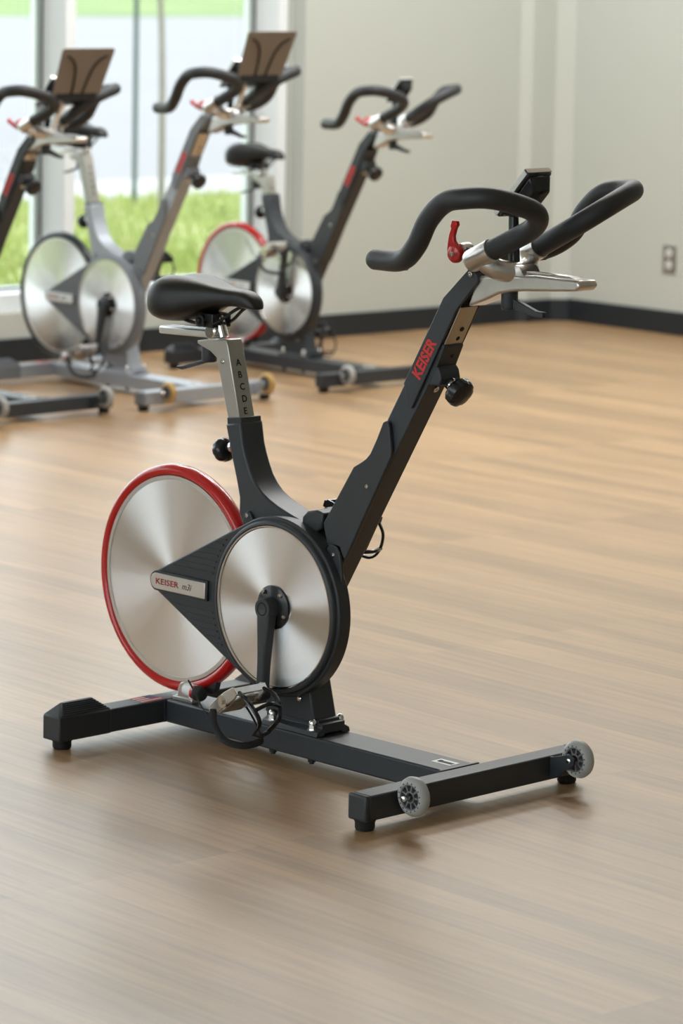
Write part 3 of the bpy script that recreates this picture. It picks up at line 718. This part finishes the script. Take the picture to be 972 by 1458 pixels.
    pts = [(.006, .3335), (-.007, .3225), (-.0105, .3125), (-.007, .3010), (.008, .2885)]+arc
    prism(bm, pts, -.0545, -.0225)
    cv = finish(bm, 'drive_cover', plast, root, bevel=.003)
    bm = NB(); lathe(bm, (dx, -.0645, dz), (0, 1, 0), [(0, .1615), (0, .1655), (.0035, .1700), (.012, .1705), (.012, .1600), (.0065, .1600), (0, .1615)], 96, closed=False)
    finish(bm, 'cover_bezel', plast, cv, smooth=50)
    bm = NB()
    sl_ = .4996
    for k in range(9):
        z = .350+.0122*k; xs = .0166+(z-.3399)/sl_+.014; dzz = z-dz
        xe = dx-math.sqrt(max(.0, .176**2-dzz**2))-.008
        if k >= 0: xe = min(xe, .245)
        xe2 = dx-math.sqrt(.172**2-dzz**2)-.014
        if xe2-xs > .01: bm = NB(); box(bm, xs, xe2, -.0562, -.0545, z-.0016, z+.0016); finish(bm, 'cover_rib', plast, cv)
        z2 = .271-.0122*k; xs2 = .0089+(z2-.2883)/-.495+.014; xe3 = dx-math.sqrt(.172**2-(z2-dz)**2)-.014
        if xe3-xs2 > .01: bm = NB(); box(bm, xs2, xe3, -.0562, -.0545, z2-.0016, z2+.0016); finish(bm, 'cover_rib', plast, cv)
    bm = NB()
    bp = lambda e: [(.158+e, .3285+e), (.158+e, .2962-e)]+[(.0105+(.0162+e)*math.cos(math.radians(t_)), .3123+(.0162+e)*math.sin(math.radians(t_))) for t_ in range(270, 89, -15)]
    prism(bm, bp(.0045), -.0605, -.0545); rs = finish(bm, 'badge_frame', plast, cv, bevel=.0012)
    bm = NB(); prism(bm, bp(0), -.0625, -.0605); finish(bm, 'badge_plate', 'satin', rs, bevel=.0008)
    text('badge_lettering', 'KEISER', .0165, 'darkred', rs, (.0095, -.0627, .3068), (1, 0, 0), (0, 0, 1), bold=.0003, space=1.05, sx=1.36)
    text('model_lettering', 'm3i', .0185, 'greyink', rs, (.0885, -.0627, .3063), (1, 0, 0), (0, 0, 1), bold=.0001, shear=.35, sx=1.0)
    # steel disc with hub
    bm = NB(); lathe(bm, (0, 0, 0), (0, 1, 0), [(0, 0), (0, .03), (0, .1), (0, .1560), (.0005, .1566), (.006, .1572), (.006, 0)], 96)
    cd = finish(bm, 'steel_disc', 'disc', root, smooth=15, loc=(dx, -.0605, dz))
    bm = NB(); lathe(bm, (0, -.003, 0), (0, 1, 0), [(0, .1572), (0, .1600), (.003, .1603), (.003, .1572), (0, .1572)], 96, closed=False); finish(bm, 'polished_edge', 'chrome', cd)
    bm = NB(); lathe(bm, (0, -.005, 0), (0, 1, 0), [(0, 0), (0, .040), (.002, .0435), (.005, .0435)], 48); hp = finish(bm, 'hub_plate', 'gloss', cd)
    for ang in (48, 128, 201, 339, 275):
        a = math.radians(ang); screw('screw', (.0365*math.cos(a), -.005, .0365*math.sin(a)), (0, -1, 0), .0048, hp, h=.005)
    # cranks and pedals
    for s in (-1, 1):
        ang = math.radians(crank if s < 0 else crank+180); dv = Vector((math.cos(ang), 0, math.sin(ang))); pv = Vector((-dv.z, 0, dv.x))
        ca = Vector((dx, 0, dz))
        y_in = s*.068; y_out = s*.092
        bm = NB(); cyl(bm, ca+Vector((0, s*.034, 0)), ca+Vector((0, y_out, 0)), .0225, .0205, 28)
        spine = []; L = .168
        for k in range(11):
            t = k/10; c = ca+dv*(L*t); wd = .0195-.0085*min(1, t*1.6)+(.004 if t > .9 else 0); yo = y_out+s*(.006*t)
            thk = .0115-.002*t
            spine.append([c+pv*wd+Vector((0, yo-s*2*thk, 0)), c-pv*wd+Vector((0, yo-s*2*thk, 0)), c-pv*wd*.96+Vector((0, yo-s*.004, 0)), c-pv*wd*.6+Vector((0, yo, 0)), c+pv*wd*.6+Vector((0, yo, 0)), c+pv*wd*.96+Vector((0, yo-s*.004, 0))])
        vr = [[bm.verts.new(p) for p in r] for r in spine]
        for A, B in zip(vr, vr[1:]):
            for k in range(6): bm.faces.new((A[k], A[(k+1) % 6], B[(k+1) % 6], B[k]))
        bm.faces.new(vr[0]); bm.faces.new(vr[-1])
        e = ca+dv*L; cyl(bm, e+Vector((0, y_in+s*.010, 0)), e+Vector((0, y_out+s*.006, 0)), .0145, None, 24)
        ck = finish(bm, 'crank_arm', 'plastic', root, bevel=.0012)
        bm = NB(); lathe(bm, ca+Vector((0, y_out, 0)), (0, s, 0), [(0, .0135), (.0006, .0135), (.0006, .011), (0, .0105)], 24, closed=False); finish(bm, 'crank_cap', 'gloss', ck)
        # pedal: local frame px along the platform, pn normal
        pe = e+Vector((0, y_out+s*.008, 0))
        tilt = math.radians(36 if s < 0 else -20)
        def q(a, b, c): return pe+Vector((math.cos(tilt)*a-math.sin(tilt)*b, s*c, math.sin(tilt)*a+math.cos(tilt)*b))
        bm = NB(); cyl(bm, q(0, 0, -.006), q(0, 0, .098), .0062, None, 14); lathe(bm, q(0, 0, .0), (0, s, 0), [(0, .0125), (.014, .0125), (.020, .010), (.080, .010), (.084, .0125), (.094, .0125)], 18)
        pd = finish(bm, 'pedal', 'chrome' if s < 0 else 'gloss', root)
        bm = NB()
        for c0, c1 in ((.012, .017), (.086, .091)):
            vs = [bm.verts.new(q(a, b, c)) for c in (c0, c1) for a, b in ((-.046, -.006), (-.040, .010), (-.012, .013), (.012, .013), (.040, .010), (.046, -.006), (.030, -.011), (-.030, -.011))]
            bm.faces.new(vs[:8]); bm.faces.new(vs[8:])
            for k in range(8): bm.faces.new((vs[k], vs[(k+1) % 8], vs[8+(k+1) % 8], vs[8+k]))
        for a0, a1 in ((-.046, -.041), (.041, .046)):
            vs = [bm.verts.new(q(a, b, c)) for c in (.012, .091) for a, b in ((a0, -.008), (a0, .006), (a1, .006), (a1, -.008))]
            bm.faces.new(vs[:4]); bm.faces.new(vs[4:])
            for k in range(4): bm.faces.new((vs[k], vs[(k+1) % 4], vs[4+(k+1) % 4], vs[4+k]))
        cg = finish(bm, 'pedal_cage', 'cast' if s < 0 else 'gloss', pd, bevel=.0008)
        bm = NB()
        for c in (.035, .052, .069):
            vs = [bm.verts.new(q(a, b, cc)) for cc in (c-.0085, c+.0085) for a, b in ((-.034, -.008), (-.034, -.012), (.034, -.012), (.034, -.008))]
            bm.faces.new(vs[:4]); bm.faces.new(vs[4:])
            for k in range(4): bm.faces.new((vs[k], vs[(k+1) % 4], vs[4+(k+1) % 4], vs[4+k]))
        finish(bm, 'cleat_plate', 'steel', cg, bevel=.001)
        # toe cage hangs below the pedal (both sides carry weight there)
        bm = NB()
        lp = catmull([q(.044, -.004, .020), q(.060, -.026, .016), q(.066, -.056, .022), q(.056, -.078, .030), q(.022, -.086, .034)], 6)
        lp2 = catmull([q(.044, -.004, .084), q(.060, -.026, .090), q(.066, -.056, .086), q(.056, -.078, .078), q(.022, -.086, .072)], 6)
        for l in (lp, lp2): tube(bm, l, .0042, 8, flat=(1.3, .8))
        tube(bm, catmull([q(.066, -.054, .020), q(.078, -.050, .054), q(.066, -.054, .088)], 8), .0042, 8)
        tube(bm, catmull([q(.024, -.086, .032), q(.018, -.090, .053), q(.024, -.086, .074)], 6), .0042, 8)
        finish(bm, 'toe_clip', 'gloss', pd)
        bm = NB()
        st_ = catmull([q(-.030, -.002, .014), q(-.034, -.030, .004), q(-.030, -.066, .006), q(-.012, -.090, .030), q(-.014, -.092, .074), q(-.030, -.068, .100), q(-.034, -.030, .104), q(-.030, -.002, .094)], 7)
        tube(bm, st_, .0070, 8, flat=(1.0, .22))
        tube(bm, catmull([pe+Vector((-.034, s*.100, -.030)), pe+Vector((-.040, s*.112, -.012)), pe+Vector((-.050, s*.118, .012)), pe+Vector((-.066, s*.122, .034))], 6), .0065, 8, flat=(1.0, .22))
        finish(bm, 'toe_strap', 'rubber', pd)
    # ---------------- magnet brake at the foot of the flywheel
    bm = NB()
    prism(bm, [(.036, z1), (.036, .077), (.044, .079), (.046, .094), (.052, .104), (.062, .108), (.072, .104), (.079, .094), (.081, .079), (.090, .077), (.090, z1)], -.030, -.016)
    box(bm, .034, .092, -.034, -.012, z1, z1+.008)
    mg = finish(bm, 'brake_bracket', 'cast', root, bevel=.0015)
    bm = NB(); cyl(bm, (.070, -.026, .094), (.103, -.034, .094), .0135, None, 24); finish(bm, 'pivot_sleeve', 'white', mg)
    bm = NB(); cyl(bm, (.103, -.034, .094), (.112, -.036, .094), .0155, None, 24); finish(bm, 'pivot_ring', 'red', mg)
    bm = NB(); lathe(bm, (.112, -.036, .094), (1, -.22, 0), [(0, .0155), (.012, .0155), (.019, .012), (.022, .004), (.0222, 0)], 24); finish(bm, 'pivot_cap', 'rubber', mg)
    bm = NB(); prism(bm, [(.052, .116), (.085, .117), (.120, .126), (.138, .137), (.150, .137), (.150, .133), (.143, .131), (.134, .100), (.124, .088), (.095, .098), (.075, .110)], -.010, .004); finish(bm, 'brake_blade', plast, mg, bevel=.001)
    return root

bike('exercise_bike', 'large charcoal exercise bike in the foreground, letters A to E on its seat post', (0, 0, 0), 0)
bike('exercise_bike', 'charcoal exercise bike with red flywheel rim against the wall, right of the window', (-4.3933, 4.1921, 0), -.051, dbar=-.083, dfwd=.012, dseat=-.088, crank=78, lever=78)
bike('exercise_bike', 'silver grey exercise bike with black flywheel rim and brown tablet tray by the window', (-4.4179, 3.3426, 0), -.0363, frame='frame_silver', plast='plastic_silver', rim='rim_black', dbar=.006, dseat=.02, dsx=.03, crank=-97, tray=True, wheelm='wheel_amber', dfwd=.03, lever=78)
bike('exercise_bike', 'charcoal exercise bike with tablet tray, cut off by the left edge of the photo', (-4.4748, 2.6371, 0), -.0169, dbar=-.06, dseat=-.0, crank=-60, tray=True, dfwd=-.025, lever=78)
